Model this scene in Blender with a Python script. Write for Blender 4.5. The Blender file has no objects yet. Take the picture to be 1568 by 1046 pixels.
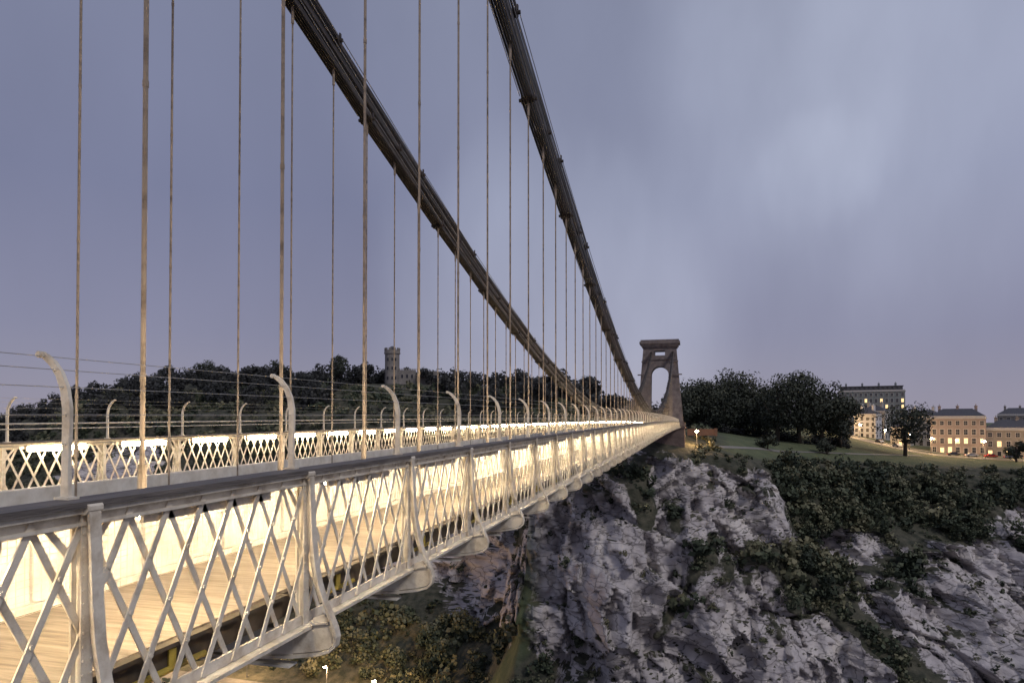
import bpy, math, random
import numpy as np
from mathutils import Vector, Matrix, noise

random.seed(4)
rng = np.random.default_rng(4)
scene = bpy.context.scene
COL = scene.collection

# ------------------------------------------------------------------ helpers
class MB:
    def __init__(s): s.v = []; s.f = []
    def box(s, c, d, rz=0.0):
        n = len(s.v); cr, sr = math.cos(rz), math.sin(rz)
        for dz in (-.5, .5):
            for dx, dy in ((-.5, -.5), (.5, -.5), (.5, .5), (-.5, .5)):
                x, y = dx*d[0], dy*d[1]
                s.v.append((c[0]+x*cr-y*sr, c[1]+x*sr+y*cr, c[2]+dz*d[2]))
        for q in ((3,2,1,0),(4,5,6,7),(0,1,5,4),(1,2,6,5),(2,3,7,6),(3,0,4,7)):
            s.f.append(tuple(n+i for i in q))
    def beam(s, p0, p1, w, t, up=(0,0,1)):
        p0 = Vector(p0); p1 = Vector(p1); d = (p1-p0).normalized()
        a = d.cross(Vector(up)).normalized(); b = a.cross(d)
        a = a*w/2; b = b*t/2; n = len(s.v)
        for p in (p0, p1):
            for q in (p-a-b, p+a-b, p+a+b, p-a+b): s.v.append(tuple(q))
        for q in ((3,2,1,0),(4,5,6,7),(0,1,5,4),(1,2,6,5),(2,3,7,6),(3,0,4,7)):
            s.f.append(tuple(n+i for i in q))
    def tube(s, path, r, n=6):
        path = [Vector(p) for p in path]
        if not hasattr(r, '__len__'): r = [r]*len(path)
        base = len(s.v)
        for i, p in enumerate(path):
            d = (path[min(i+1, len(path)-1)]-path[max(i-1, 0)]).normalized()
            u = Vector((1,0,0)) if abs(d.x) < .8 else Vector((0,1,0))
            a = d.cross(u).normalized(); b = d.cross(a)
            for k in range(n):
                t = 2*math.pi*k/n
                s.v.append(tuple(p+(a*math.cos(t)+b*math.sin(t))*r[i]))
        for i in range(len(path)-1):
            for k in range(n):
                k2 = (k+1) % n
                s.f.append((base+i*n+k, base+i*n+k2, base+(i+1)*n+k2, base+(i+1)*n+k))
        s.f.append(tuple(base+k for k in range(n))[::-1])
        e = base+(len(path)-1)*n
        s.f.append(tuple(e+k for k in range(n)))
    def ribbon(s, path, w, y, hy):
        if not hasattr(w, '__len__'): w = [w]*len(path)
        base = len(s.v); m = len(path)
        for i, (x, z) in enumerate(path):
            x0, z0 = path[max(i-1,0)]; x1, z1 = path[min(i+1,m-1)]
            dx, dz = x1-x0, z1-z0; L = math.hypot(dx, dz)
            nx, nz = -dz/L, dx/L; h = w[i]/2
            s.v += [(x-nx*h,y-hy,z-nz*h),(x+nx*h,y-hy,z+nz*h),(x+nx*h,y+hy,z+nz*h),(x-nx*h,y+hy,z-nz*h)]
        for i in range(m-1):
            for k in range(4):
                k2 = (k+1) % 4
                s.f.append((base+i*4+k, base+i*4+k2, base+(i+1)*4+k2, base+(i+1)*4+k))
        s.f.append((base+3,base+2,base+1,base)); e = base+(m-1)*4
        s.f.append((e,e+1,e+2,e+3))
    def prism(s, poly, y0, y1):
        n = len(s.v); m = len(poly)
        for y in (y0, y1):
            for x, z in poly: s.v.append((x, y, z))
        s.f.append(tuple(range(n, n+m))); s.f.append(tuple(range(n+2*m-1, n+m-1, -1)))
        for i in range(m):
            j = (i+1) % m
            s.f.append((n+j, n+i, n+m+i, n+m+j))
    def sweep(s, x0, x1, z0, z1, ys, zf):
        n = len(s.v)
        for y in ys:
            z = zf(y); s.v += [(x0,y,z+z0),(x1,y,z+z0),(x1,y,z+z1),(x0,y,z+z1)]
        for i in range(len(ys)-1):
            for k in range(4):
                k2 = (k+1) % 4; a = n+i*4
                s.f.append((a+k, a+4+k, a+4+k2, a+k2))
        s.f.append((n,n+1,n+2,n+3)); e = n+(len(ys)-1)*4
        s.f.append((e+3,e+2,e+1,e))
    def obj(s, name, mat, parent=None, smooth=False):
        me = bpy.data.meshes.new(name); me.from_pydata(s.v, [], s.f); me.update()
        me.materials.append(mat)
        if smooth: me.polygons.foreach_set('use_smooth', [True]*len(me.polygons))
        o = bpy.data.objects.new(name, me); COL.objects.link(o)
        if parent: o.parent = parent
        return o

def empty(name, loc=(0,0,0), rz=0.0):
    e = bpy.data.objects.new(name, None); e.location = loc; e.rotation_euler = (0,0,rz)
    e.empty_display_size = .5; COL.objects.link(e); return e

def np_mesh(name, V, F, mat, attrs=None, parent=None):
    me = bpy.data.meshes.new(name); k = F.shape[1]
    me.vertices.add(len(V)); me.vertices.foreach_set('co', V.astype(np.float32).ravel())
    me.loops.add(F.size); me.loops.foreach_set('vertex_index', F.astype(np.int32).ravel())
    me.polygons.add(len(F)); me.polygons.foreach_set('loop_start', np.arange(0, F.size, k, dtype=np.int32))
    me.update(calc_edges=True); me.validate()
    for an, av in (attrs or {}).items():
        a = me.attributes.new(an, 'FLOAT', 'POINT'); a.data.foreach_set('value', av.astype(np.float32))
    me.materials.append(mat)
    o = bpy.data.objects.new(name, me); COL.objects.link(o)
    if parent: o.parent = parent
    return o

def srgb(r, g, b):
    f = lambda c: (c/255/12.92 if c/255 <= .04045 else ((c/255+.055)/1.055)**2.4)
    return (f(r), f(g), f(b), 1)

def mat(name, c1, c2=None, rough=.6, scale=3.0, bump=0.0, bscale=None, metal=0.0, emit=None, estr=0.0, stretch=None, contrast=(.35,.65)):
    m = bpy.data.materials.new(name); m.use_nodes = True
    nt = m.node_tree; N = nt.nodes; L = nt.links; b = N['Principled BSDF']
    b.inputs['Roughness'].default_value = rough; b.inputs['Metallic'].default_value = metal
    if c2 is None: c2 = tuple(c*.75 for c in c1[:3])
    tc = N.new('ShaderNodeTexCoord'); mp = N.new('ShaderNodeMapping')
    if stretch: mp.inputs['Scale'].default_value = stretch
    L.new(tc.outputs['Object'], mp.inputs[0])
    nz = N.new('ShaderNodeTexNoise'); nz.inputs['Scale'].default_value = scale; nz.inputs['Detail'].default_value = 8
    nz.inputs['Roughness'].default_value = .65
    L.new(mp.outputs[0], nz.inputs['Vector'])
    cr = N.new('ShaderNodeValToRGB'); cr.color_ramp.elements[0].position = contrast[0]; cr.color_ramp.elements[1].position = contrast[1]
    cr.color_ramp.elements[0].color = (*c2[:3], 1); cr.color_ramp.elements[1].color = (*c1[:3], 1)
    L.new(nz.outputs['Fac'], cr.inputs[0]); L.new(cr.outputs[0], b.inputs['Base Color'])
    if bump:
        n2 = N.new('ShaderNodeTexNoise'); n2.inputs['Scale'].default_value = bscale or scale*4; n2.inputs['Detail'].default_value = 6
        L.new(mp.outputs[0], n2.inputs['Vector'])
        bp = N.new('ShaderNodeBump'); bp.inputs['Strength'].default_value = bump; bp.inputs['Distance'].default_value = .05
        L.new(n2.outputs['Fac'], bp.inputs['Height']); L.new(bp.outputs[0], b.inputs['Normal'])
    if emit:
        b.inputs['Emission Color'].default_value = (*emit[:3], 1); b.inputs['Emission Strength'].default_value = estr
    return m

# ------------------------------------------------------------------ materials
M_paint = mat('cream_ironwork_paint', (.76,.69,.57), (.45,.37,.27), rough=.45, scale=5, bump=.15, bscale=40, contrast=(.3,.54))
M_girder = mat('pale_girder_paint', (.80,.76,.68), (.60,.55,.46), rough=.5, scale=2.5)
M_rail = mat('weathered_timber_rail', (.19,.165,.145), (.08,.07,.065), rough=.6, scale=6, stretch=(4,.35,4), bump=.3)
M_chain = mat('brown_chain_paint', (.075,.06,.052), (.035,.028,.025), rough=.6, scale=4, bump=.2)
M_chain2 = mat('pale_chain_strip', (.30,.28,.27), (.15,.135,.13), rough=.5, scale=3)
M_rod = mat('hanger_rod_paint', (.30,.235,.175), (.11,.08,.055), rough=.5, scale=3, stretch=(1,1,1.5), contrast=(.3,.55))
M_plank = mat('timber_deck_planks', (.38,.31,.23), (.18,.14,.10), rough=.7, scale=2.2, stretch=(.6,9,1), bump=.2)
M_asph = mat('road_asphalt', (.10,.095,.09), (.06,.06,.055), rough=.85, scale=6)
M_dark = mat('dark_underdeck_timber', (.13,.10,.07), (.06,.045,.03), rough=.8, scale=3)
M_yellow = mat('yellow_service_pipe', (.55,.42,.07), (.30,.22,.05), rough=.6, scale=3)
M_lamp = mat('bridge_lamp_glow', (.9,.8,.6), rough=.5, emit=(1.0,.80,.51), estr=140)
M_stone = mat('tower_rubble_stone', (.25,.205,.19), (.12,.10,.095), rough=.9, scale=.9, bump=.6, bscale=2.5)
M_bulb = mat('street_lamp_glow', (.9,.7,.4), emit=(1,.66,.30), estr=260)
M_win_lit = mat('lit_window_glow', (.9,.7,.4), emit=(1,.66,.3), estr=1.6)
M_glass = mat('dark_window_glass', (.03,.035,.045), (.02,.02,.03), rough=.12)
M_trim = mat('white_window_trim', (.5,.48,.46), (.4,.38,.36), rough=.6)
M_slate = mat('slate_roof', (.09,.09,.105), (.06,.06,.07), rough=.7, scale=2)
M_bark = mat('tree_bark', (.07,.055,.04), (.04,.03,.025), rough=.9)
M_steel = mat('grey_lamp_steel', (.12,.12,.13), rough=.5)
M_wire = mat('galvanised_wire', (.45,.43,.4), rough=.5)

def brick_mat(name, c1, c2, mortar, s=1.0):
    m = bpy.data.materials.new(name); m.use_nodes = True; nt = m.node_tree; N = nt.nodes; L = nt.links
    b = N['Principled BSDF']; b.inputs['Roughness'].default_value = .9
    tc = N.new('ShaderNodeTexCoord'); mp = N.new('ShaderNodeMapping'); mp.inputs['Rotation'].default_value = (math.pi/2,0,0)
    br = N.new('ShaderNodeTexBrick'); br.inputs['Scale'].default_value = s
    br.inputs['Color1'].default_value = (*c1,1); br.inputs['Color2'].default_value = (*c2,1); br.inputs['Mortar'].default_value = (*mortar,1)
    L.new(tc.outputs['Object'], mp.inputs[0]); L.new(mp.outputs[0], br.inputs['Vector'])
    nz = N.new('ShaderNodeTexNoise'); nz.inputs['Scale'].default_value = .35; nz.inputs['Detail'].default_value = 6
    L.new(tc.outputs['Object'], nz.inputs['Vector'])
    mx = N.new('ShaderNodeMix'); mx.data_type = 'RGBA'; mx.blend_type = 'MULTIPLY'; mx.inputs['Factor'].default_value = .7
    L.new(br.outputs['Color'], mx.inputs['A']); L.new(nz.outputs['Fac'], mx.inputs['B']); L.new(mx.outputs['Result'], b.inputs['Base Color'])
    return m
M_block = brick_mat('abutment_sandstone', (.34,.25,.22), (.24,.17,.15), (.16,.13,.12), .7)
M_obs = brick_mat('observatory_stone', (.42,.38,.34), (.32,.29,.27), (.2,.19,.18), .8)
M_redbrick = brick_mat('red_brick', (.20,.11,.09), (.16,.09,.075), (.18,.15,.14), 2)

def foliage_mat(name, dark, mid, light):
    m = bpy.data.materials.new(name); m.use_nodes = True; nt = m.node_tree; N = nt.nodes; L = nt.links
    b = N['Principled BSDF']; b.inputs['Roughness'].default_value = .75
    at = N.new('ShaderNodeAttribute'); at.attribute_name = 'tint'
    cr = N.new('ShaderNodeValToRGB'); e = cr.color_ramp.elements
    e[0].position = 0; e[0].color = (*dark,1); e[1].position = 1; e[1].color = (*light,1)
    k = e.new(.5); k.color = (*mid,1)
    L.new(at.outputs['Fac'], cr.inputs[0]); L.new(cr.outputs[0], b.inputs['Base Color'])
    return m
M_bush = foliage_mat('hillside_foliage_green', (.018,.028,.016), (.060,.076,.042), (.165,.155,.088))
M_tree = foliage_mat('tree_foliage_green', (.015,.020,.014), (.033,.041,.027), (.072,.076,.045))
M_wood = foliage_mat('woodland_foliage_haze_tint', (.017,.019,.020), (.032,.034,.034), (.058,.058,.052))  # distance haze painted into the leaf colour as a dull blue-grey

# ------------------------------------------------------------------ ground / gorge (one sheet)
S = {
-2500:[(-300,-78),(330,-77),(360,-66),(400,-50),(430,-30),(470,-14),(520,-10),(640,-6),(1500,10),(9000,10)],
-560:[(-300,-78),(300,-77),(330,-66),(360,-52),(385,-40),(410,-26),(440,-20),(560,-16),(1500,8),(9000,10)],
-441:[(-300,-78),(240,-77),(262,-64),(285,-46),(310,-26),(335,-12),(365,-5),(500,-4),(1500,8),(9000,10)],
-370:[(-300,-78),(210,-77),(235,-62),(262,-38),(285,-10),(315,6),(350,12),(500,10),(1500,8),(9000,10)],
-300:[(-300,-78),(196,-77),(218,-60),(245,-30),(275,2),(305,17),(345,24),(500,22),(1500,8),(9000,10)],
-150:[(-300,-78),(190,-77),(208,-58),(235,-28),(262,2),(295,15),(320,20),(450,18),(1500,8),(9000,10)],
-90:[(-300,-78),(182,-77),(208,-60),(230,-35),(250,-8),(285,8),(320,18),(450,16),(1500,6),(9000,10)],
-56:[(-300,-78),(165,-77),(196,-62),(216,-40),(230,-15),(262,0),(300,10),(450,12),(1500,6),(9000,10)],
-46:[(-300,-78),(142,-77),(176,-55),(190,-38),(206,-16),(222,-7),(240,-3),(420,6),(1500,6),(9000,10)],
-41:[(-300,-78),(138,-77),(163,-53),(167,-36),(172,-14),(198,-7),(220,-3),(400,3),(1500,4),(9000,10)],
-26:[(-300,-78),(132,-77),(158,-55),(163,-36),(169,-14),(192,-8),(210,-3),(400,0),(1500,4),(9000,10)],
-11:[(-300,-78),(125,-77),(155,-58),(163,-38),(173,-17),(188,-8),(208,-2.6),(400,-2),(1500,2),(9000,10)],
5:[(-300,-78),(118,-77),(150,-60),(162,-40),(178,-19),(194,-9),(225,-4),(400,-1),(1500,0),(9000,10)],
20:[(-300,-78),(112,-77),(147,-62),(166,-42),(186,-19),(205,-11.5),(245,-6.5),(400,-1),(1500,-2),(9000,10)],
32:[(-300,-78),(108,-77),(146,-64),(180,-44),(212,-25),(234,-13),(270,-7.5),(400,-2),(1500,-4),(9000,10)],
60:[(-300,-78),(104,-77),(150,-66),(188,-48),(222,-30),(250,-14.5),(282,-10.5),(370,-3),(1500,-4),(9000,10)],
90:[(-300,-78),(100,-77),(150,-68),(192,-54),(226,-36),(262,-15.5),(290,-13),(370,-8),(1500,-6),(9000,10)],
130:[(-300,-78),(100,-77),(158,-69),(200,-54),(236,-36),(272,-17),(300,-14),(370,-12),(1500,-8),(9000,10)],
250:[(-300,-78),(110,-77),(180,-69),(220,-54),(258,-36),(295,-20),(330,-16),(400,-14),(1500,-10),(9000,10)],
2500:[(-300,-78),(110,-77),(180,-69),(220,-54),(258,-36),(305,-22),(340,-18),(400,-16),(1500,-10),(9000,10)],
}
SX = np.array(sorted(S)); SP = np.array([S[x] for x in SX], float)
K = SP.shape[1]
def section(x):
    return (np.array([np.interp(x, SX, SP[:,k,0]) for k in range(K)]),
            np.array([np.interp(x, SX, SP[:,k,1]) for k in range(K)]))
def ground_z(x, y):
    a, b = section(x); return float(np.interp(y, a, b))

xs = np.concatenate([np.linspace(-2500,-620,14), np.linspace(-560,-200,110), np.linspace(-197,-64,75),
                     np.arange(-62,112,.55), np.linspace(114,260,50), np.linspace(320,2500,14)])
seg_n = [10, 34, 62, 68, 42, 16, 14, 8, 8]
ts = []
for i, n in enumerate(seg_n): ts += list(i+np.arange(n)/n)
ts.append(K-1); ts = np.array(ts, float)
NX, NT = len(xs), len(ts)
GX = np.repeat(xs[:,None], NT, 1); GY = np.zeros((NX,NT)); GZ = np.zeros((NX,NT))
for i, x in enumerate(xs):
    a, b = section(x); GY[i] = np.interp(ts, np.arange(K), a); GZ[i] = np.interp(ts, np.arange(K), b)

ELL = [(-24,-36,24,24),(-5,-14,8,6),(10,-23,16,9),(-4,-44,22,17),(20,-56,38,12),(68,-51,40,14),(-100,-42,34,12),(-170,-38,30,12),(-62,-48,16,13),(-250,-20,26,12),(42,-34,9,4),(97,-32,14,5),(78,-40,26,6)]
def capsule(x, z, x0, z0, x1, z1):
    dx, dz = x1-x0, z1-z0; t = max(0, min(1, ((x-x0)*dx+(z-z0)*dz)/(dx*dx+dz*dz)))
    return math.hypot(x-x0-t*dx, z-z0-t*dz)
def rockness(x, y, z):
    m = -1.0
    for cx, cz, rx, rz in ELL:
        v = 1-((x-cx)/rx)**2-((z-cz)/rz)**2
        if v > m: m = v
    if m < -.95: return -1.0
    n = noise.noise(Vector((x/9, y/9, z/9)))*.8 + noise.noise(Vector((x/3.2+9, y/3.2, z/3.2)))*.6
    m = m*.85 + n + .04
    g = min(capsule(x,z,5,-28,-8,-48)-1.2, capsule(x,z,-13,-12,-11,-24)-1.8, capsule(x,z,24,-36,48,-56)-2.4, capsule(x,z,-2,-52,14,-64)-.6)
    if g < 1.8: m -= (1.8-g)*.45
    return max(-1, min(1, m))
ROCK = np.full((NX,NT), -1.0)
def crag(p, sc, amp, seed, zs=.62):
    u = Vector((p.x*.95+p.z*.42+seed, p.y*.45, (p.z*.9-p.x*.42)*zs))/sc
    d, pts = noise.voronoi(u); c = pts[0]
    cv = noise.cell_vector(c*7.31+Vector((.5,.5,.5)))
    tilt = noise.cell_vector(c*3.7+Vector((5,1,2)))-Vector((.5,.5,.5))
    return amp*((cv.x-.5)*.8 + 2.3*(tilt.x*(u.x-c.x)+1.2*tilt.z*(u.z-c.z)))
DX = GX.copy(); DY = GY.copy(); DZ = GZ.copy()
for i in range(NX):
    x = xs[i]
    if x < -460 or x > 262: continue
    dense = -64 < x < 113
    for j in range(NT):
        t = ts[j]
        if t < .9 or t > 6.2: continue
        y, z = GY[i,j], GZ[i,j]
        p = Vector((x,y,z))
        fade = min(1, max(0, (t-1)/.25)) * min(1, max(0, (5.4-t)/.6))
        r = rockness(x,y,z) if t < 5.2 else -1.0
        ROCK[i,j] = r
        big = noise.fractal(p/26, 1.0, 2.0, 3)*5.5
        k = min(1, max(0, r*2.2+.5))
        d = big + noise.fractal(p/6+Vector((3,3,3)), .9, 2, 4)*(.9-.2*k)
        if k > 0:
            d += k*(crag(p,13,8.0,0)+crag(p,5.6,3.8,20)+ (crag(p,2.3,1.4,40,.8) if dense else 0))
        d *= fade
        DX[i,j] += d*.10; DY[i,j] -= d*.97; DZ[i,j] += d*.16
V = np.stack([DX,DY,DZ],-1).reshape(-1,3)
idx = np.arange(NX*NT).reshape(NX,NT)
F = np.stack([idx[:-1,:-1],idx[1:,:-1],idx[1:,1:],idx[:-1,1:]],-1).reshape(-1,4)
GR = np.clip((GY-np.array([section(x)[0][5] for x in xs])[:,None]-2)/10, 0, 1)*np.clip((GX-6)/6,0,1)
GR = np.maximum(GR, np.clip(1.6-1.6*(((GX+48)/12)**2+((GY-164)/9)**2), 0, 1))   # meadow at the gorge foot

mg = bpy.data.materials.new('gorge_rock_and_soil'); mg.use_nodes = True
nt = mg.node_tree; N = nt.nodes; L = nt.links; b = N['Principled BSDF']; b.inputs['Roughness'].default_value = .92
tc = N.new('ShaderNodeTexCoord')
mp = N.new('ShaderNodeMapping'); mp.inputs['Rotation'].default_value = (.1,-.9,.2); mp.inputs['Scale'].default_value = (.55,.5,1.3)
L.new(tc.outputs['Object'], mp.inputs[0])
n1 = N.new('ShaderNodeTexNoise'); n1.inputs['Scale'].default_value = .16; n1.inputs['Detail'].default_value = 9; n1.inputs['Roughness'].default_value = .58
L.new(mp.outputs[0], n1.inputs['Vector'])
r1 = N.new('ShaderNodeValToRGB'); e = r1.color_ramp.elements
e[0].position = .28; e[0].color = (.27,.24,.235,1); e[1].position = .72; e[1].color = (.66,.61,.57,1)
k = e.new(.46); k.color = (.46,.425,.43,1)
L.new(n1.outputs['Fac'], r1.inputs[0])
n2 = N.new('ShaderNodeTexVoronoi'); n2.feature = 'DISTANCE_TO_EDGE'; n2.inputs['Scale'].default_value = .33
n3 = N.new('ShaderNodeTexNoise'); n3.inputs['Scale'].default_value = .8; n3.inputs['Detail'].default_value = 5
L.new(mp.outputs[0], n3.inputs['Vector'])
va = N.new('ShaderNodeVectorMath'); va.operation = 'ADD'
vs = N.new('ShaderNodeVectorMath'); vs.operation = 'SCALE'; vs.inputs['Scale'].default_value = 1.6
L.new(n3.outputs['Color'], vs.inputs[0]); L.new(vs.outputs[0], va.inputs[0]); L.new(mp.outputs[0], va.inputs[1]); L.new(va.outputs[0], n2.inputs['Vector'])
mr = N.new('ShaderNodeMapRange'); mr.inputs['From Max'].default_value = .06; mr.inputs['To Min'].default_value = .36
L.new(n2.outputs['Distance'], mr.inputs['Value'])
mx = N.new('ShaderNodeMix'); mx.data_type = 'RGBA'; mx.blend_type = 'MULTIPLY'; mx.inputs['Factor'].default_value = 1
L.new(r1.outputs[0], mx.inputs['A']); L.new(mr.outputs[0], mx.inputs['B'])
n4 = N.new('ShaderNodeTexNoise'); n4.inputs['Scale'].default_value = .5; n4.inputs['Detail'].default_value = 8
L.new(tc.outputs['Object'], n4.inputs['Vector'])
r4 = N.new('ShaderNodeValToRGB'); e = r4.color_ramp.elements
e[0].position = .35; e[0].color = (.030,.034,.021,1); e[1].position = .7; e[1].color = (.10,.092,.064,1)
L.new(n4.outputs['Fac'], r4.inputs[0])
at = N.new('ShaderNodeAttribute'); at.attribute_name = 'rock'
ad = N.new('ShaderNodeMath'); ad.operation = 'MULTIPLY_ADD'; ad.inputs[1].default_value = 1.2; ad.inputs[2].default_value = -.56
L.new(n4.outputs['Fac'], ad.inputs[0])
ad2 = N.new('ShaderNodeMath'); ad2.operation = 'ADD'; L.new(at.outputs['Fac'], ad2.inputs[0]); L.new(ad.outputs[0], ad2.inputs[1])
geo = N.new('ShaderNodeNewGeometry'); sg = N.new('ShaderNodeSeparateXYZ'); L.new(geo.outputs['True Normal'], sg.inputs[0])
ledge = N.new('ShaderNodeMapRange'); ledge.inputs['From Min'].default_value = .80; ledge.inputs['From Max'].default_value = .96; ledge.inputs['To Max'].default_value = .8
L.new(sg.outputs['Z'], ledge.inputs['Value'])
ad4 = N.new('ShaderNodeMath'); ad4.operation = 'SUBTRACT'; L.new(ad2.outputs[0], ad4.inputs[0]); L.new(ledge.outputs[0], ad4.inputs[1])
m2 = N.new('ShaderNodeMapRange'); m2.inputs['From Min'].default_value = -.12; m2.inputs['From Max'].default_value = .14
L.new(ad4.outputs[0], m2.inputs['Value'])
mx2 = N.new('ShaderNodeMix'); mx2.data_type = 'RGBA'
L.new(m2.outputs[0], mx2.inputs['Factor']); L.new(r4.outputs[0], mx2.inputs['A']); L.new(mx.outputs['Result'], mx2.inputs['B'])
ag = N.new('ShaderNodeAttribute'); ag.attribute_name = 'lawn'
n6 = N.new('ShaderNodeTexNoise'); n6.inputs['Scale'].default_value = .13; n6.inputs['Detail'].default_value = 9; n6.inputs['Roughness'].default_value = .7
L.new(tc.outputs['Object'], n6.inputs['Vector'])
rg = N.new('ShaderNodeValToRGB'); e = rg.color_ramp.elements
e[0].position = .35; e[0].color = (.050,.074,.032,1); e[1].position = .66; e[1].color = (.125,.138,.066,1)
L.new(n6.outputs['Fac'], rg.inputs[0])
mx3 = N.new('ShaderNodeMix'); mx3.data_type = 'RGBA'
L.new(ag.outputs['Fac'], mx3.inputs['Factor']); L.new(mx2.outputs['Result'], mx3.inputs['A']); L.new(rg.outputs[0], mx3.inputs['B'])
L.new(mx3.outputs['Result'], b.inputs['Base Color'])
bp = N.new('ShaderNodeBump'); bp.inputs['Strength'].default_value = .95; bp.inputs['Distance'].default_value = .85
n5 = N.new('ShaderNodeTexNoise'); n5.inputs['Scale'].default_value = .6; n5.inputs['Detail'].default_value = 9; n5.inputs['Roughness'].default_value = .66
L.new(mp.outputs[0], n5.inputs['Vector'])
L.new(n5.outputs['Fac'], bp.inputs['Height']); L.new(bp.outputs[0], b.inputs['Normal'])
np_mesh('gorge_terrain', V, F, mg, {'rock': ROCK.ravel(), 'lawn': GR.ravel()})

# ------------------------------------------------------------------ foliage generators
def leaf_cloud(n, rx, ry, rz, lobes, leaf, seed, core=.25):
    r = np.random.default_rng(seed)
    cs = []
    for i in range(lobes):
        a = r.uniform(0, 2*math.pi); h = r.uniform(-.85, .85); q = math.sqrt(max(0,1-h*h*.8))*r.uniform(.3,.75)
        cs.append((math.cos(a)*q*rx, math.sin(a)*q*ry, h*rz*.68, r.uniform(.28,.5), r.uniform(-.2,.2)))
    cs = np.array(cs)
    w = r.integers(0, lobes, n)
    d = r.normal(size=(n,3)); d /= np.linalg.norm(d,axis=1)[:,None]
    rad = r.uniform(core,1,n)**.4
    P = cs[w,:3] + d*rad[:,None]*np.array([rx,ry,rz])*cs[w,3][:,None]*1.15
    nr = d + r.normal(size=(n,3))*.5; nr /= np.linalg.norm(nr,axis=1)[:,None]
    t1 = np.cross(nr, r.normal(size=(n,3))); t1 /= np.linalg.norm(t1,axis=1)[:,None]; t2 = np.cross(nr, t1)
    s = leaf*r.uniform(.6,1.4,n)[:,None]
    Q = np.stack([P-t1*s*.5, P-t2*s*.4, P+t1*s*.5, P+t2*s*.4],1)
    tint = np.clip(.40 + cs[w,4] + .26*d[:,2]*rad + .18*P[:,2]/rz + r.normal(size=n)*.1, 0, 1)  # leaves paler towards lobe and crown tops: rounding shade painted into their colour
    return Q.reshape(-1,3), np.repeat(tint,4)
def scatter(name, protos, pts, sizes, material, parent=None, tshift=None, tvar=.13):
    Vs, Ts = [], []
    for i, (p, s) in enumerate(zip(pts, sizes)):
        Q, t = protos[i % len(protos)]
        a = rng.uniform(0, 6.28); c, sn = math.cos(a), math.sin(a)
        X = Q[:,0]*c-Q[:,1]*sn; Y = Q[:,0]*sn+Q[:,1]*c
        Vs.append(np.stack([X*s[0]+p[0], Y*s[0]+p[1], Q[:,2]*s[1]+p[2]],-1))
        Ts.append(np.clip(t+(rng.normal()*tvar if tshift is None else tshift[i]),0,1))
    Vv = np.concatenate(Vs); Tt = np.concatenate(Ts)
    return np_mesh(name, Vv, np.arange(len(Vv)).reshape(-1,4), material, {'tint': Tt}, parent)

bush_p = [leaf_cloud(100, 1,1,.9, 6, .36, 100+i) for i in range(8)]
C = V[F].mean(1); e1 = V[F[:,1]]-V[F[:,0]]; e2 = V[F[:,3]]-V[F[:,0]]
cr_ = np.cross(e1,e2); area = np.linalg.norm(cr_,axis=1); nzf = np.abs(cr_[:,2])/np.maximum(area,1e-6)
rk = ROCK.ravel()[F].mean(1); lw = GR.ravel()[F].mean(1)
tj = np.repeat(ts[None,:-1], NX-1, 0).ravel()
def dens(C, rk, lw):
    w = np.zeros(len(C))
    ok = (C[:,1] > 125) & (C[:,1] < 330) & (C[:,0] > -330) & (C[:,0] < 160) & (C[:,2] < 17)
    w[ok] = 1
    w *= np.where(rk > .1, np.where(nzf > .80, .3, .012), np.where(rk > -.2, .3, 1))
    w *= np.where(lw > .15, 0, 1)
    w[(C[:,2] < -76.2)] *= .4
    w[(abs(C[:,0]+8.5) < 8.5) & (C[:,1] > 184)] = 0
    w[C[:,0] < -64] *= .4
    w[(C[:,0] > 110)] *= .5
    return w
w = area*dens(C, rk, lw); w /= w.sum()
nb = 8600
ch = rng.choice(len(C), nb, p=w)
cl = np.array([noise.noise(Vector((p[0]/6+30,p[1]/6,p[2]/6))) for p in C[ch]])
ch = ch[cl > -.16]; nb = len(ch)          # leave clearings so the scrub grows in clumps
pts = C[ch] + np.array([0,0,.3]); xx = pts[:,0]
sz = rng.lognormal(0,.5,nb)*1.5
sz = np.where(xx < -64, sz*1.6, sz)
sz = np.where((xx > 20) & (pts[:,2] > -45), sz*1.3, sz)
sz = np.where(rk[ch] > -.2, sz*.5, sz)
sz = np.where((tj[ch] > 4.6) & (xx > 6), np.minimum(sz, 1.5), sz)
sz = np.clip(sz,.35,4.8)
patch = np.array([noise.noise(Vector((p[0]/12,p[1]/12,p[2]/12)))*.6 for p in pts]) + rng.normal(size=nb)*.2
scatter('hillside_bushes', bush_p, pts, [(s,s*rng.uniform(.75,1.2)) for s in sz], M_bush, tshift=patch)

crown_p = [leaf_cloud(420, 1,1,1, 11, .22, 300+i) for i in range(6)]
wp, ws = [], []
for i in range(430):
    x = rng.uniform(-470,-22); y = rng.uniform(268,400) if x < -60 else rng.uniform(300,400)
    if math.hypot(x+149,y-323) < 12 or (-160 < x < -112 and y < 322): continue
    z = ground_z(x,y); h = rng.uniform(6,12)*(1 if x < -60 else 1.4)
    r_ = h*rng.uniform(.42,.6); wp.append((x,y,z+h*.5)); ws.append((r_,h*.52))
scatter('distant_woodland', crown_p, wp, ws, M_wood)
wp, ws = [], []
for i in range(300):
    x = rng.uniform(22,160); a_, b_ = section(x); t_ = rng.uniform(3.0,4.75)
    y = np.interp(t_, np.arange(K), a_); z = np.interp(t_, np.arange(K), b_)
    if rockness(x,y,z) > -.1: continue
    h = rng.uniform(4,10); wp.append((x,y-1,z+h*.42)); ws.append((h*rng.uniform(.42,.6),h*.5))
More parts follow.
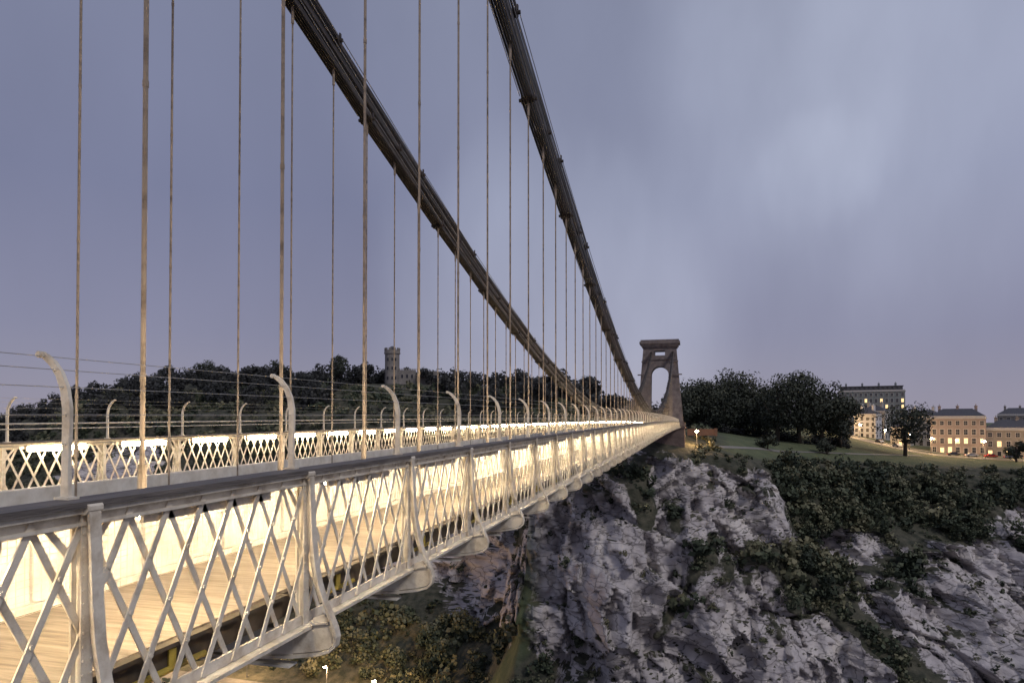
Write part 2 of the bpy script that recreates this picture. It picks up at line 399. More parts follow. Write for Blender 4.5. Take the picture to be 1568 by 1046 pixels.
for i in range(46):
    x = rng.uniform(-120,-20); a_, b_ = section(x); t_ = rng.uniform(.9,1.9)
    y = np.interp(t_, np.arange(K), a_); z = np.interp(t_, np.arange(K), b_)
    if abs(x+48) < 15 and y < 178: continue
    h = rng.uniform(5,9); wp.append((x,y,z+h*.4)); ws.append((h*rng.uniform(.45,.6),h*.5))
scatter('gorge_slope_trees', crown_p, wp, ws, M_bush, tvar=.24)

def tree(name, x, y, h, cr, seed, n=1600, lobes=14, trunk=.28, z=None, crown_low=.3, leaf=.75):
    r = random.Random(seed); z0 = ground_z(x,y) if z is None else z
    e = empty(name, (x,y,z0))
    mb = MB(); top = h*.75
    pth = [(0,0,-.6),(r.uniform(-.2,.2),r.uniform(-.2,.2),h*.2),(r.uniform(-.5,.5),r.uniform(-.5,.5),h*.45),(r.uniform(-.8,.8),r.uniform(-.8,.8),top)]
    rb = h*.022+trunk*.4
    mb.tube(pth, [rb*1.3,rb,rb*.7,rb*.15], 8)
    for i in range(9):
        a = r.uniform(0,6.28); q = r.uniform(.25,.6); b0 = Vector(pth[1]).lerp(Vector(pth[3]), q-.2 if q > .2 else 0)
        ln = cr*r.uniform(.6,.9); p1 = b0+Vector((math.cos(a)*ln*.5, math.sin(a)*ln*.5, h*.1)); p2 = b0+Vector((math.cos(a)*ln, math.sin(a)*ln, h*r.uniform(.12,.3)))
        mb.tube([b0,p1,p2],[rb*.45,rb*.3,rb*.06],5)
    mb.obj('trunk_and_limbs', M_bark, e, True)
    hz = h*(1-crown_low)/2
    Q, t = leaf_cloud(n, cr, cr, hz, lobes, leaf, seed)
    Q = Q + np.array([0,0,h*crown_low+hz])
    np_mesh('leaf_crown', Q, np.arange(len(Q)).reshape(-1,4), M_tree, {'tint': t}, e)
    return e
T = [(0,300,21,10.5),(9.5,302,24,11),(18.8,305,27.5,12),(27.5,307,21,10),(31.9,282,27.5,12),(40,284.5,29,12.5),(48.5,287,26.5,11.5),(55.5,289,20,9),
     (-6,290,16,8.5),(13,292,18,9),(24,294,17,9),(5,330,22,12),(36,320,24,12),(22,340,24,12),(52,322,22,9)]
for i, (x,y,h,c) in enumerate(T):
    tree('oak_tree', x, y, h, c, 500+i, n=3600, lobes=24, crown_low=.04 if i not in (6,7) else .12, leaf=.9)
tree('ash_tree', 76.7, 284, 21.5, 10.2, 77, n=2600, lobes=20, crown_low=.13, leaf=.8)
tree('elm_tree', -171, 306, 18, 6.2, 91, n=1300, lobes=11, crown_low=.25, leaf=.9)
tree('elm_tree', -214, 318, 14, 6, 92, n=900, lobes=10, crown_low=.2, leaf=.9)
tree('elm_tree', -260, 320, 15, 7, 93, n=900, lobes=10, crown_low=.2, leaf=.9)
tree('maple_tree', 150, 372, 15, 6, 94, n=900, lobes=10, crown_low=.2)
tree('maple_tree', 70, 398, 17, 7, 95, n=900, lobes=10, crown_low=.2)
tree('maple_tree', 128, 402, 17, 8, 96, n=900, lobes=10, crown_low=.2)
tree('maple_tree', 62, 318, 9, 5, 97, n=900, lobes=10, crown_low=.1)
tree('maple_tree', 115, 290, 9, 4, 98, n=900, lobes=10, crown_low=.1)
tree('maple_tree', 46, 262, 6, 4, 99, n=900, lobes=9, crown_low=.02, leaf=.6)
tree('maple_tree', 24, 240, 5, 3.6, 101, n=900, lobes=9, crown_low=.02, leaf=.6)

wp, ws = [], []
for i in range(260):
    x = rng.uniform(-120,900); y = rng.uniform(480,900)
    z = ground_z(x,y); h = rng.uniform(8,13); wp.append((x,y,z+h*.45)); ws.append((h*.7,h*.5))
for i in range(60):
    x = rng.uniform(-4,62); y = rng.uniform(284,304) + max(0,(12-x))*.6; z = ground_z(x,y); h = rng.uniform(2.5,4.5)
    wp.append((x,y,z+h*.4)); ws.append((h*.8,h*.5))
scatter('distant_trees', crown_p, wp, ws, M_wood)

# ------------------------------------------------------------------ suspension bridge
XP, XF = -3.6, -13.46
CN, CF = -5.46, -11.60
SP_ = 2.44; Y0 = 3.37
def camber(d):
    s = (d+7)/214.0; return .9*s + 4*.45*s*(1-s)
C0 = camber(3.37)
def zr(d): return -.468 + camber(d) - C0
def chz(d): return .82 + .00175*(100-d)**2
nodes = [Y0+SP_*i for i in range(-4, 81)]
bridge = empty('suspension_bridge')
ys = [nodes[0]-.6]+nodes+[nodes[-1]+1.2]

rail = MB(); iron = MB(); deck = MB(); road = MB(); gird = MB(); dark = MB(); yel = MB(); lamp = MB(); lat = MB(); brk = MB(); post = MB(); wire = MB()
for X, s in ((XP,1),(XF,-1)):
    def sw(m, a, b_, z0, z1):
        xa, xb = X+s*a, X+s*b_
        m.sweep(min(xa,xb), max(xa,xb), z0, z1, ys, zr)
    sw(rail, -.17, .09, -.04, 0)
    sw(iron, -.10, .065, -.075, -.043)
    sw(iron, -.012, .012, -.16, -.078)
    sw(iron, .014, .05, -.15, -.13)
    sw(iron, -.09, .11, -1.50, -1.47)
    sw(iron, -.012, .012, -1.467, -1.38)
    sw(deck, -.16, -1.78, -1.17, -1.135)
    sw(dark, -.17, -.23, -1.40, -1.172)
    sw(dark, -.26, -1.75, -1.30, -1.18)
    top = -.27 if s == 1 else -.80
    sw(gird, -1.82, -1.86, -1.50, top)
    sw(gird, -1.75, -1.815, top-.04, top+.02)
    sw(gird, -1.76, -1.815, -1.13, -1.07)
    for y in nodes[:-1]:
        yel.tube([(X-s*.13,y+.55,zr(y)-1.34),(X-s*.13,y+1.25,zr(y)-1.34)],.026,8)
        yel.tube([(X-s*.13,y+.9,zr(y)-1.34),(X-s*.13,y+.9,zr(y)-1.19)],.03,6)
        dark.box((X-s*.12,y+SP_/2,zr(y)-1.155),(.08,SP_-.2,.03))
        for q in (0,.5):
            gird.box((X-s*1.80,y+q*SP_,zr(y+q*SP_)+(-1.05+top)/2-.02),(.03,.07,top+1.0))
road.sweep(CF+.05, CN-.05, -1.20, -1.10, ys, zr)
p = SP_/7
for X, s in ((XP,1),(XF,-1)):
    for y in nodes[:-1]:
        for i in range(7):
            for dirn, off in ((1,.019),(-1,-.019)):
                a = y+i*p+ (0 if dirn == 1 else 2*p)
                z0 = zr(a)-1.46; b_ = a+dirn*2*p; z1 = zr(b_)-.10
                if b_ < nodes[0]-.5: continue
                lat.beam((X+s*off,a,z0),(X+s*off,b_,z1),.047,.012,(1,0,0))
    if s == 1:
        for n_ in range(0, 7*14):
            yy = nodes[2]+n_*p
            for row in (1,2,3):
                yc = yy + (0 if row == 2 else p/2)*1
                zc_ = zr(yc)-1.46+row/4*1.36
                lat.tube([(X+.026,yc,zc_),(X+.036,yc,zc_)],.016,8)
    for k, y in enumerate(nodes):
        z = zr(y)
        iron.box((X+s*.034,y,z-.78),(.014,.085,1.38))
        iron.box((X-s*.045,y,z-.78),(.016,.08,1.38))
        iron.box((X-s*.005,y,z-.78),(.06,.016,1.36))
        if s == 1 and y < 20:
            for q in range(14):
                for dy in (-.028,.028):
                    iron.tube([(X+.041,y+dy,z-.2-q*.085),(X+.049,y+dy,z-.2-q*.085)],.009,6)
        P = [(.085,-.055),(.10,-.30),(.115,-.60),(.14,-.86),(.185,-1.08),(.245,-1.25),(.305,-1.38),(.35,-1.48),(.37,-1.56),(.355,-1.64),(.30,-1.695),(.18,-1.735),(-.10,-1.78),(-.7,-1.83),(-1.9,-1.87)]
        brk.ribbon([(X+s*a,z+b_) for a,b_ in P], [.018]*6+[.028]*9, y, .042)
        brk.ribbon([(X+s*(a-.035),z+b_) for a,b_ in P[:6]], [.05]*6, y, .007)
        brk.tube([(X+s*.06,y-.055,z-.045),(X+s*.06,y+.055,z-.045)],.042,10)
        G = [(.12,-1.40),(.24,-1.36),(.29,-1.43),(.335,-1.51),(.35,-1.57),(.335,-1.63),(.285,-1.675),(.17,-1.71),(-.1,-1.755),(-.1,-1.51),(.12,-1.51)]
        poly = [(X+s*a,z+b_) for a,b_ in G]
        if s == -1: poly = poly[::-1]
        brk.prism(poly, y-.01, y+.01)
        brk.ribbon([(X+s*.115,z-1.46),(X+s*.2,z-1.44),(X+s*.29,z-1.43)], .02, y, .04)
        xm = (XP+XF)/2; xa = X-s*.1
        gird.box(((xa+xm)/2,y,z-1.66),(abs(xa-xm),.014,.30))
        gird.box(((xa+xm)/2,y,z-1.515),(abs(xa-xm),.14,.02))
        gird.box(((xa+xm)/2,y,z-1.835-.03),(abs(xa-xm),.14,.02))
        for dd in (-1,1):
            iron.beam((X-s*.03,y+dd*.045,z-.36),(X-s*.03,y+dd*.26,z-.10),.045,.012,(1,0,0))
        Q = [(-.13,0),(-.13,.22),(-.125,.42),(-.125,.56),(-.145,.68),(-.185,.77),(-.24,.84),(-.30,.885),(-.335,.90)]
        W = [.062,.052,.058,.06,.056,.05,.043,.036,.024]
        post.ribbon([(X+s*a,z+b_) for a,b_ in Q], W, y, .013)
        post.tube([(X-s*.335,y-.024,z+.897),(X-s*.335,y+.024,z+.897)],.021,8)
        post.box((X-s*.125,y,z+.008),(.11,.08,.015))
        for a,b_ in ((-.125,.34),(-.125,.52),(-.15,.69),(-.21,.80),(-.30,.885)):
            post.tube([(X+s*a,y-.022,z+b_),(X+s*a,y+.022,z+b_)],.011,6)
        if k < len(nodes)-1:
            ym = y+SP_/2; zm = zr(ym)
            lamp.box((X-s*.075,ym,zm-.16),(.05,1.35,.10))
            iron.box((X-s*.03,ym,zm-.16),(.034,1.45,.13))
    for a,b_ in ((-.125,.34),(-.125,.52),(-.15,.69),(-.21,.80),(-.30,.885)):
        wire.tube([(X+s*a,y,zr(y)+b_) for y in ys], .0024, 4)
for zz, r_ in ((.26,.012),(.37,.016)):
    wire.tube([(XF+.16,y,zr(y)+zz) for y in ys], r_, 6)
mesh = MB()
yy = nodes[2]
while yy < 16:
    z = zr(yy); mesh.tube([(CN+.16,yy,z-1.12),(CN+.16,yy,z-.48),(CN+.11,yy,z-.42),(CN+.05,yy,z-.42)],.003,3); yy += .075
for q in range(12):
    mesh.tube([(CN+.16,y,zr(y)-1.12+q*.058) for y in ys if y < 17], .003, 3)

rail.obj('handrails', M_rail, bridge); iron.obj('parapet_ironwork', M_paint, bridge); lat.obj('parapet_lattice', M_paint, bridge)
brk.obj('curved_brackets', M_paint, bridge); deck.obj('footway_planks', M_plank, bridge); road.obj('bridge_roadway', M_asph, bridge)
gird.obj('longitudinal_girders', M_girder, bridge); dark.obj('deck_edge_beams', M_dark, bridge); yel.obj('service_pipes', M_yellow, bridge)
lamp.obj('parapet_lamps', M_lamp, bridge); post.obj('curved_fence_standards', M_paint, bridge); wire.obj('fence_wires', M_wire, bridge)
mesh.obj('wire_mesh_screen', M_paint, bridge)

ch_m = MB(); pale = MB(); rod = MB()
for Xc in (CN, CF):
    for lv in range(3):
        zo = lv*.46
        js = [nodes[0]-SP_*3+SP_*lv+3*SP_*i for i in range(-1, 31)]
        js = [j for j in js if -16 < j < 209]
        if js[-1] < 206: js.append(207)
        for i in range(len(js)-1):
            a, b_ = js[i], js[i+1]
            nb_ = 5 if i % 2 == 0 else 6
            for q in range(nb_):
                xo = (q-(nb_-1)/2)*.088
                ch_m.beam((Xc+xo,a-.08,chz(a)+zo),(Xc+xo,b_+.08,chz(b_)+zo),.028,.17,(0,0,1))
            for sx in (-1,1):
                pale.beam((Xc+sx*.26,a+.2,chz(a)+zo+.07),(Xc+sx*.26,b_-.2,chz(b_)+zo+.07),.02,.028)
        for j in js:
            ch_m.tube([(Xc-.33,j,chz(j)+zo),(Xc+.33,j,chz(j)+zo)],.065,8)
            for q in range(6):
                ch_m.tube([(Xc+(q-2.5)*.088-.017,j,chz(j)+zo),(Xc+(q-2.5)*.088+.017,j,chz(j)+zo)],.15,10)
            ch_m.box((Xc+.24,j,chz(j)+zo+.16),(.04,.10,.16)); ch_m.box((Xc-.24,j,chz(j)+zo+.16),(.04,.10,.16))
    for k, y in enumerate(nodes):
        lv = k % 3
        z1 = chz(y)-.06
        rod.tube([(Xc,y,zr(y)-1.1),(Xc,y,z1-.45)], .025, 8)
        rod.tube([(Xc,y,z1-.5),(Xc,y,z1+.1)], .045, 8)
        rod.tube([(Xc,y,zr(y)-.28),(Xc,y,zr(y)+.02)], .042, 8)
        L_ = z1-zr(y); m_ = 0.9
        while m_ < L_-1:
            rod.tube([(Xc,y,zr(y)+m_-.035),(Xc,y,zr(y)+m_+.035)], .031, 8); m_ += 3.05
        if lv: rod.tube([(Xc,y,z1),(Xc,y,z1+lv*.46)], .03, 6)
ch_m.obj('suspension_chains', M_chain, bridge); pale.obj('chain_cover_strips', M_chain2, bridge); rod.obj('hanger_rods', M_rod, bridge, False)

# ------------------------------------------------------------------ far tower
def stack(mb, cx, cy, levels):
    for s in (-1,1):
        n = len(mb.v)
        for z,i_,o,d in levels:
            mb.v += [(cx+s*i_,cy-d,z),(cx+s*o,cy-d,z),(cx+s*o,cy+d,z),(cx+s*i_,cy+d,z)]
        for q in range(len(levels)-1):
            for k in range(4):
                k2 = (k+1) % 4; a = n+q*4
                f = (a+k, a+k2, a+4+k2, a+4+k)
                mb.f.append(f if s == 1 else f[::-1])
        e_ = n+(len(levels)-1)*4; mb.f.append((e_,e_+1,e_+2,e_+3) if s == 1 else (e_+3,e_+2,e_+1,e_))
TX, TY = -9.2, 207.0
tw = empty('stone_bridge_tower', (0,0,0))
tm = MB(); lv = []
def ow(z): return 6.75 - (z+1.5)/(21.5+1.5)*1.95
def od(z): return 3.1 - (z+1.5)/(21.5+1.5)*.8
lv.append((-8,2.9,7.1,3.5)); lv.append((-1.2,2.9,7.1,3.5)); lv.append((-1.2,2.9,6.85,3.2)); lv.append((.2,2.8,6.7,3.1)); lv.append((.2,2.75,ow(.2),od(.2)))
lv.append((14.2,2.5,ow(14.2),od(14.2)))
for i in range(1,13):
    t = i/12*math.pi/2; z = 14.2+2.5*math.sin(t); lv.append((z,max(0.0,2.5*math.cos(t)),ow(z),od(z)))
lv += [(19.9,0,ow(19.9),od(19.9)),(19.9,1.5,ow(19.9),od(19.9)),(21.3,1.5,ow(21.3),od(21.3)),(21.3,0,ow(21.3),od(21.3)),(22.2,0,ow(22.2),od(22.2))]
stack(tm, TX, TY, lv)
tm.obj('tower_shaft', M_stone, tw)
tc_ = MB()
tc_.box((TX,TY,22.45),(10.1,5.3,.5)); tc_.box((TX,TY,23.0),(10.7,6.0,.6)); tc_.box((TX,TY,23.65),(11.6,6.6,.7)); tc_.box((TX,TY,24.25),(11.0,6.0,.5))
tc_.box((TX,TY-2.5,18.75),(9.9,.35,.3))
for s in (-1,1):
    tc_.box((TX+s*4.1,TY-2.45,18.1),(2.3,.5,.45)); tc_.box((TX+s*4.6,TY-3.0,14.2),(3.5,.3,.35))
tc_.obj('cornice', M_stone, tw)
ab = MB(); ab.box((TX,TY+2,-8),(14.2,20,13.2)); ab.box((TX,TY+2,-1.25),(14.8,20.6,.35)); ab.box((TX+6.9,TY-6,-.4),(.5,5,1.3)); ab.box((TX-6.9,TY-6,-.4),(.5,5,1.3))
ab.obj('stone_abutment', M_block)
rw = MB(); rw.box((2.5,216,-2.8),(8,.45,1.9)); rw.box((2.5,216,-1.8),(8.2,.6,.18)); rw.box((6.9,216,-2.7),(.8,.8,2.3)); rw.obj('brick_wall', M_redbrick)

# ------------------------------------------------------------------ observatory on the hill
ob = empty('observatory_tower', (-149,323,19), math.radians(24.8))
om = MB()
om.tube([(0,0,-2),(0,0,16.5)], 3.7, 20); om.tube([(0,0,16.5),(0,0,17.2)], 4.15, 20); om.tube([(0,0,17.2),(0,0,18.4)], 4.0, 20)
for i in range(10):
    a = i*2*math.pi/10; om.box((math.cos(a)*3.7,math.sin(a)*3.7,18.95),(.7,1.3,1.1), a)
om.box((7.5,1,3.6),(9,7,9.2)); om.box((14.5,1,2.8),(6,6,7.6)); om.box((21,2,3.4),(7,6,8.8))
for i in range(9): om.box((3.8+i*1.1,-2.3,8.6),(.55,.4,.8))
om.obj('stone_walls', M_obs, ob)
og = MB()
for z in (4,9,13.5):
    for a in (-1.57,-1.1,-2.2): og.box((math.cos(a)*3.66,math.sin(a)*3.66,z),(.35,.7,1.6), a)
for x in (5,7.5,10,14,20,22): og.box((x,-2.6 if x < 12 else -2.1 if x < 17 else -1.1,5),(.9,.3,1.7))
og.obj('windows', M_glass, ob)
dm = MB()
dm.tube([(0,0,18.5),(0,0,19.6),(0,0,20.3),(0,0,20.6)],[1.7,1.5,.9,.1],12); dm.obj('camera_obscura_cupola', M_slate, ob, True)

# ------------------------------------------------------------------ buildings
def wallmat(n, c): return mat(n, c, tuple(q*.78 for q in c), rough=.85, scale=.5, bump=.2)
def building(name, x, y, w, d, h, rot, floors, bays, wall, roof='hip', chim=2, lit=(), z=None, gf=0.0):
    z0 = (ground_z(x,y)-.6) if z is None else z
    e = empty(name, (x,y,z0), rot)
    m = MB(); m.box((0,0,h/2),(w,d,h)); m.box((0,-d/2-.12,h*.30),(w+.1,.24,.28))
    m.obj('walls', wall, e)
    t = MB(); t.box((0,0,h+.18),(w+.8,d+.8,.36)); t.box((0,0,h+.75),(w+.1,d+.1,.78))
    g = MB(); gl = MB(); fh = h/floors; bw = w/bays; rr = random.Random(len(name)*7+int(x))
    for f_ in range(floors):
        wh = fh*.58 if f_ < floors-1 else fh*.45
        for b_ in range(bays):
            cx = -w/2+bw*(b_+.5); cz = fh*(f_+.52); ww = min(1.3, bw*.45)
            door = (f_ == 0 and b_ % 3 == 1)
            if door: cz = 1.35; wh_ = 2.5
            else: wh_ = wh
            (gl if rr.random() < .11 or (f_,b_) in lit else g).box((cx,-d/2-.015,cz),(ww,.05,wh_))
            for sx in (-1,1): t.box((cx+sx*(ww/2+.08),-d/2-.07,cz),(.16,.14,wh_+.1))
            t.box((cx,-d/2-.07,cz+wh_/2+.12),(ww+.5,.2,.22)); t.box((cx,-d/2-.1,cz-wh_/2-.1),(ww+.5,.28,.14))
            if not door: t.box((cx,-d/2-.055,cz),(ww,.04,.07)); t.box((cx,-d/2-.055,cz),(.06,.035,wh_))
    for sb in (-1,1):
        for f_ in range(floors):
            for q in (-.25,.2): g.box((sb*(w/2+.015),d*q,fh*(f_+.52)),(.05,1.1,fh*.5))
    t.obj('window_frames_and_cornice', M_trim, e); g.obj('windows', M_glass, e)
    if gl.v: gl.obj('lit_windows', M_win_lit, e)
    r = MB(); zt = h+1.14
    if roof == 'hip':
        rh = min(3.2, d*.28)
        r.v = [(-w/2,-d/2,zt),(w/2,-d/2,zt),(w/2,d/2,zt),(-w/2,d/2,zt),(-w/2+d*.4,0,zt+rh),(w/2-d*.4,0,zt+rh)]
        r.f = [(0,1,5,4),(1,2,5),(2,3,4,5),(3,0,4),(3,2,1,0)]
    else:
        r.box((0,0,zt+1.1),(w*.94,d*.8,2.2)); r.box((0,0,zt+2.3),(w*.97,d*.86,.25))
        for b_ in range(bays):
            r.box((-w/2*.9+w*.9*(b_+.5)/bays,-d*.4-.1,zt+1.1),(1.3,.5,1.5))
    r.obj('roof', M_slate, e)
    c = MB()
    for i in range(chim):
        cx = -w/2+w*(i+.5)/chim if chim > 1 else w*.3
        c.box((cx,.6,zt+2.2),(1.0,2.4,3.6)); c.box((cx,.6,zt+4.1),(1.25,2.7,.25))
        for q in (-.8,-.1,.7): c.tube([(cx,.6+q,zt+4.2),(cx,.6+q,zt+5.0)],[.17,.13],6)
    if chim: c.obj('chimneys', wall, e)
    return e
W_pink = wallmat('pink_stucco', (.33,.27,.255)); W_cream = wallmat('cream_stucco', (.42,.40,.38)); W_stone = wallmat('bath_stone', (.30,.27,.25))
W_white = wallmat('white_stucco', (.55,.56,.60)); W_grey = wallmat('grey_render', (.27,.29,.29))
building('grand_hotel', 106, 462, 36, 14, 29, math.radians(-11), 8, 13, W_grey, 'flat', 4, z=-10)
building('terraced_house', 106, 320, 19, 11, 14.5, math.radians(-18), 4, 7, W_pink, 'hip', 3, lit=((1,4),(0,2)))
building('terraced_house', 126.5, 318, 21, 12, 11.0, math.radians(-20), 3, 7, W_stone, 'hip', 3, lit=((0,0),))
building('stucco_villa', 103, 352, 15, 10, 13, math.radians(-30), 4, 5, W_white, 'hip', 2)
building('stucco_villa', 84, 372, 10, 9, 11, math.radians(-30), 4, 4, W_white, 'hip', 2)
building('stucco_villa', 92, 392, 12, 9, 14, math.radians(-30), 4, 4, W_cream, 'hip', 2)
building('cottage', 92, 345, 8, 8, 7.5, math.radians(-25), 2, 3, W_cream, 'hip', 1)
building('town_house', 150, 350, 14, 10, 12, math.radians(-22), 3, 5, W_cream, 'hip', 2)
building('town_house', 172, 420, 26, 12, 17, math.radians(-22), 5, 8, W_stone, 'hip', 4)
building('town_house', 146, 300, 14, 10, 8, math.radians(-24), 3, 4, W_stone, 'hip', 2)

def drape_road(name, pts, width, m, off=.12):
    mb = MB(); P = []
    for i in range(len(pts)-1):
        for t in np.linspace(0,1,14,endpoint=False): P.append((pts[i][0]*(1-t)+pts[i+1][0]*t, pts[i][1]*(1-t)+pts[i+1][1]*t))
    P.append(pts[-1])
    for i, (x,y) in enumerate(P):
        a = P[max(i-1,0)]; c = P[min(i+1,len(P)-1)]; dx, dy = c[0]-a[0], c[1]-a[1]; l = math.hypot(dx,dy); nx, ny = -dy/l, dx/l
        for q in (-1,1):
            X_, Y_ = x+q*nx*width/2, y+q*ny*width/2; mb.v.append((X_,Y_,ground_z(X_,Y_)+off))
    for i in range(len(P)-1): mb.f.append((2*i,2*i+2,2*i+3,2*i+1))
    return mb.obj(name, m)
M_road = mat('street_asphalt', (.16,.15,.14), (.1,.1,.09), rough=.8, scale=1)
drape_road('sloping_street', [(30,420),(64,372),(72,350),(79,330),(88,305),(98,297),(124,296),(170,300)], 9, M_road)
drape_road('pavement', [(72,378),(78,350),(86,331),(94,311),(104,305),(128,304),(172,308)], 2.2, mat('pavement_stone',(.30,.28,.26),(.2,.19,.18),scale=2), .25)
drape_road('footpath', [(8,212),(20,232),(34,256),(60,275),(84,290)], 2.0, mat('path_gravel',(.24,.22,.19),(.16,.15,.13),scale=2), .08)
drape_road('riverside_road', [(-420,190),(-300,172),(-180,176),(-120,172),(-70,158),(0,120)], 12, M_road, .2)

def street_lamp(x, y, power=500, h=7.0, rz=0.0):
    z = ground_z(x,y); e = empty('street_lamp', (x,y,z), rz)
    m = MB(); m.tube([(0,0,0),(0,0,.8),(0,0,1.0),(0,0,h-.6),(0,-.25,h-.1),(0,-.9,h)],[.14,.14,.08,.06,.05,.04],8); m.box((0,-1.1,h+.03),(.3,.7,.1)); m.obj('post_and_arm', M_steel, e)
    b_ = MB(); b_.tube([(0,-1.1,h-.55),(0,-1.1,h-.4),(0,-1.1,h-.15),(0,-1.1,h-.025)],[.2,.42,.42,.3],8); b_.obj('lamp_glass', M_bulb, e)
    l = bpy.data.lights.new('lamp_light','POINT'); l.energy = power; l.color = (1,.62,.29); l.shadow_soft_size = .25
    lo = bpy.data.objects.new('lamp_light', l); lo.location = (0,-1.1,h-.9); lo.parent = e; COL.objects.link(lo)
for x, y, pw in ((70,364,5000),(76,352,5000),(66,382,5000),(82,333,4500),(91,303,2200),(99,301,1700),(108,300,1700),(122,299,1700),(138,303,1400),(80,392,3000),(87,316,2600)):
    street_lamp(x, y, pw, 6.5)
for x, y in ((-131,181),(-160,182),(-100,174),(-82,168),(-190,182)): street_lamp(x, y, 12000, 9)
street_lamp(1.2, 205, 2200, 4.5)

def car(x, y, rz, colr, nm='parked_car'):
    e = empty(nm, (x,y,ground_z(x,y)+.14), rz)
    prof = [(-2.1,.35),(-2.15,.75),(-1.95,.92),(-1.25,.98),(-.75,1.42),(.75,1.45),(1.35,1.0),(2.0,.88),(2.12,.6),(2.08,.35)]
    m = MB(); m.prism(prof, -.85, .85); m.obj('body', mat('car_paint', colr, colr, rough=.25), e)
    g = MB(); g.prism([(-1.1,1.0),(-.7,1.36),(.7,1.39),(1.15,1.02)], -.862, .862); g.obj('windows', M_glass, e)
    w_ = MB()
    for a in (-1.3,1.3):
        for s in (-1,1): w_.tube([(a,s*.7,.33),(a,s*.9,.33)],.33,14)
    w_.obj('wheels', M_dark, e)
    hl = MB()
    for s in (-1,1): hl.box((-2.12,s*.6,.68),(.06,.3,.14))
    hl.obj('tail_lights', mat('tail_light_red',(.5,.02,.02),emit=(1,.1,.05),estr=3), e)
for i, (x,y,a,c) in enumerate(((98,300.5,.0,(.05,.05,.06)),(104,300,.02,(.4,.4,.42)),(110.5,300,.0,(.3,.03,.03)),(117,300,.0,(.08,.1,.16)),(124,300.3,0,(.5,.5,.5)),(84,322,-1.2,(.4,.4,.4)),(80.5,336,-1.3,(.06,.06,.07)))):
    car(x,y,a,c)

# ------------------------------------------------------------------ world, sun
ELEV, AZ = math.radians(42), math.radians(128)
wd = bpy.data.worlds.new('World'); scene.world = wd; wd.use_nodes = True
nt = wd.node_tree; N = nt.nodes; L = nt.links; bg = N['Background']
tc = N.new('ShaderNodeTexCoord')
sky = N.new('ShaderNodeTexSky'); sky.sky_type = 'NISHITA'; sky.sun_disc = False; sky.sun_elevation = ELEV; sky.sun_rotation = AZ
nz = N.new('ShaderNodeTexNoise'); nz.inputs['Scale'].default_value = 2.4; nz.inputs['Detail'].default_value = 5; nz.inputs['Roughness'].default_value = .55
mpw = N.new('ShaderNodeMapping'); mpw.inputs['Scale'].default_value = (1.6,1.2,.55); mpw.inputs['Rotation'].default_value = (0,.75,0)
L.new(tc.outputs['Generated'], mpw.inputs[0]); L.new(mpw.outputs[0], nz.inputs['Vector'])
sub = N.new('ShaderNodeVectorMath'); sub.operation = 'SUBTRACT'; sub.inputs[1].default_value = (.5,.5,.5); L.new(nz.outputs['Color'], sub.inputs[0])
scl = N.new('ShaderNodeVectorMath'); scl.operation = 'SCALE'; scl.inputs['Scale'].default_value = .16; L.new(sub.outputs[0], scl.inputs[0])
wa = N.new('ShaderNodeVectorMath'); wa.operation = 'ADD'; L.new(tc.outputs['Generated'], wa.inputs[0]); L.new(scl.outputs[0], wa.inputs[1])
wn = N.new('ShaderNodeVectorMath'); wn.operation = 'NORMALIZE'; L.new(wa.outputs[0], wn.inputs[0])
sep = N.new('ShaderNodeSeparateXYZ'); L.new(tc.outputs['Generated'], sep.inputs[0])
rp = N.new('ShaderNodeValToRGB'); e = rp.color_ramp.elements
e[0].position = 0; e[0].color = srgb(147,142,159); e[1].position = .75; e[1].color = srgb(130,135,156)
k = e.new(.12); k.color = srgb(131,131,155); k = e.new(.3); k.color = srgb(119,123,150); k = e.new(.5); k.color = srgb(122,127,152)
L.new(sep.outputs['Z'], rp.inputs[0])
def blob(vec, lo, amp):
    v = Vector(vec).normalized()
    d = N.new('ShaderNodeVectorMath'); d.operation = 'DOT_PRODUCT'; d.inputs[1].default_value = v; L.new(wn.outputs[0], d.inputs[0])
    m = N.new('ShaderNodeMapRange'); m.interpolation_type = 'SMOOTHERSTEP'; m.inputs['From Min'].default_value = lo; m.inputs['From Max'].default_value = 1.0
    m.inputs['To Max'].default_value = amp; L.new(d.outputs['Value'], m.inputs['Value']); return m.outputs[0]
parts = [blob((-.19,.983,.15),.95,.11), blob((.134,1.07,.343),.994,.022), blob((.171,1.08,.369),.996,.04), blob((.213,1.091,.414),.995,.02),
         blob((.30,1.113,.515),.98,.03), blob((.361,1.13,.60),.92,.12), blob((-.09,.9,.43),.90,.04), blob((.02,.95,.26),.92,.03)]
acc = parts[0]
for q in parts[1:]:
    m = N.new('ShaderNodeMath'); m.operation = 'ADD'; L.new(acc, m.inputs[0]); L.new(q, m.inputs[1]); acc = m.outputs[0]
nz2 = N.new('ShaderNodeTexNoise'); nz2.inputs['Scale'].default_value = 2.6; nz2.inputs['Detail'].default_value = 5; nz2.inputs['Roughness'].default_value = .5
L.new(mpw.outputs[0], nz2.inputs['Vector'])
mrn = N.new('ShaderNodeMapRange'); mrn.inputs['From Min'].default_value = .3; mrn.inputs['From Max'].default_value = .7; mrn.inputs['To Min'].default_value = .93; mrn.inputs['To Max'].default_value = 1.07
L.new(nz2.outputs['Fac'], mrn.inputs['Value'])
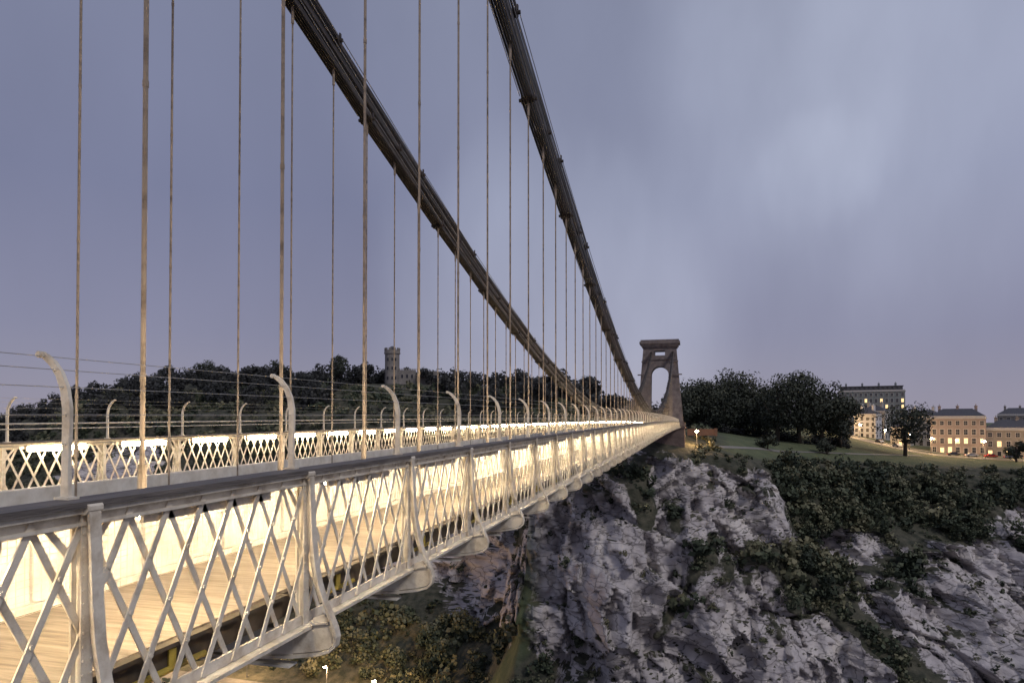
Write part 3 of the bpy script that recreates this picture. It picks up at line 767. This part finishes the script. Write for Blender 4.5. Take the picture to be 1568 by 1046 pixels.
mrb = N.new('ShaderNodeMapRange'); mrb.inputs['From Min'].default_value = .3; mrb.inputs['From Max'].default_value = .7; mrb.inputs['To Min'].default_value = .7; mrb.inputs['To Max'].default_value = 1.25
L.new(nz2.outputs['Fac'], mrb.inputs['Value'])
mb_ = N.new('ShaderNodeMath'); mb_.operation = 'MULTIPLY'; L.new(acc, mb_.inputs[0]); L.new(mrb.outputs[0], mb_.inputs[1])
mm = N.new('ShaderNodeVectorMath'); mm.operation = 'SCALE'; L.new(rp.outputs[0], mm.inputs[0]); L.new(mrn.outputs[0], mm.inputs['Scale'])
gl = N.new('ShaderNodeVectorMath'); gl.operation = 'SCALE'; gl.inputs[0].default_value = (.88,.95,1.05); L.new(mb_.outputs[0], gl.inputs['Scale'])
ad1 = N.new('ShaderNodeVectorMath'); ad1.operation = 'ADD'; L.new(mm.outputs[0], ad1.inputs[0]); L.new(gl.outputs[0], ad1.inputs[1])
sk = N.new('ShaderNodeVectorMath'); sk.operation = 'SCALE'; sk.inputs['Scale'].default_value = .004; L.new(sky.outputs[0], sk.inputs[0])
ad3 = N.new('ShaderNodeVectorMath'); ad3.operation = 'ADD'; L.new(ad1.outputs[0], ad3.inputs[0]); L.new(sk.outputs[0], ad3.inputs[1])
L.new(ad3.outputs[0], bg.inputs['Color']); bg.inputs['Strength'].default_value = 1.0

sl = bpy.data.lights.new('overcast_sun','SUN'); sl.energy = 1.15; sl.angle = math.radians(12); sl.color = (1,.95,.93)
so = bpy.data.objects.new('overcast_sun', sl); COL.objects.link(so)
sd = Vector((math.sin(AZ)*math.cos(ELEV), math.cos(AZ)*math.cos(ELEV), math.sin(ELEV)))
so.rotation_euler = sd.to_track_quat('Z','Y').to_euler()

# ------------------------------------------------------------------ camera
cam = bpy.data.cameras.new('camera'); cam.lens = 24; cam.sensor_width = 36; cam.clip_end = 20000; cam.clip_start = .05
cam.shift_y = .0681
co = bpy.data.objects.new('camera', cam); co.rotation_euler = (math.radians(91),0,math.radians(14.8)); COL.objects.link(co)
scene.camera = co
scene.view_settings.view_transform = 'Standard'; scene.view_settings.look = 'None'; scene.view_settings.exposure = 0
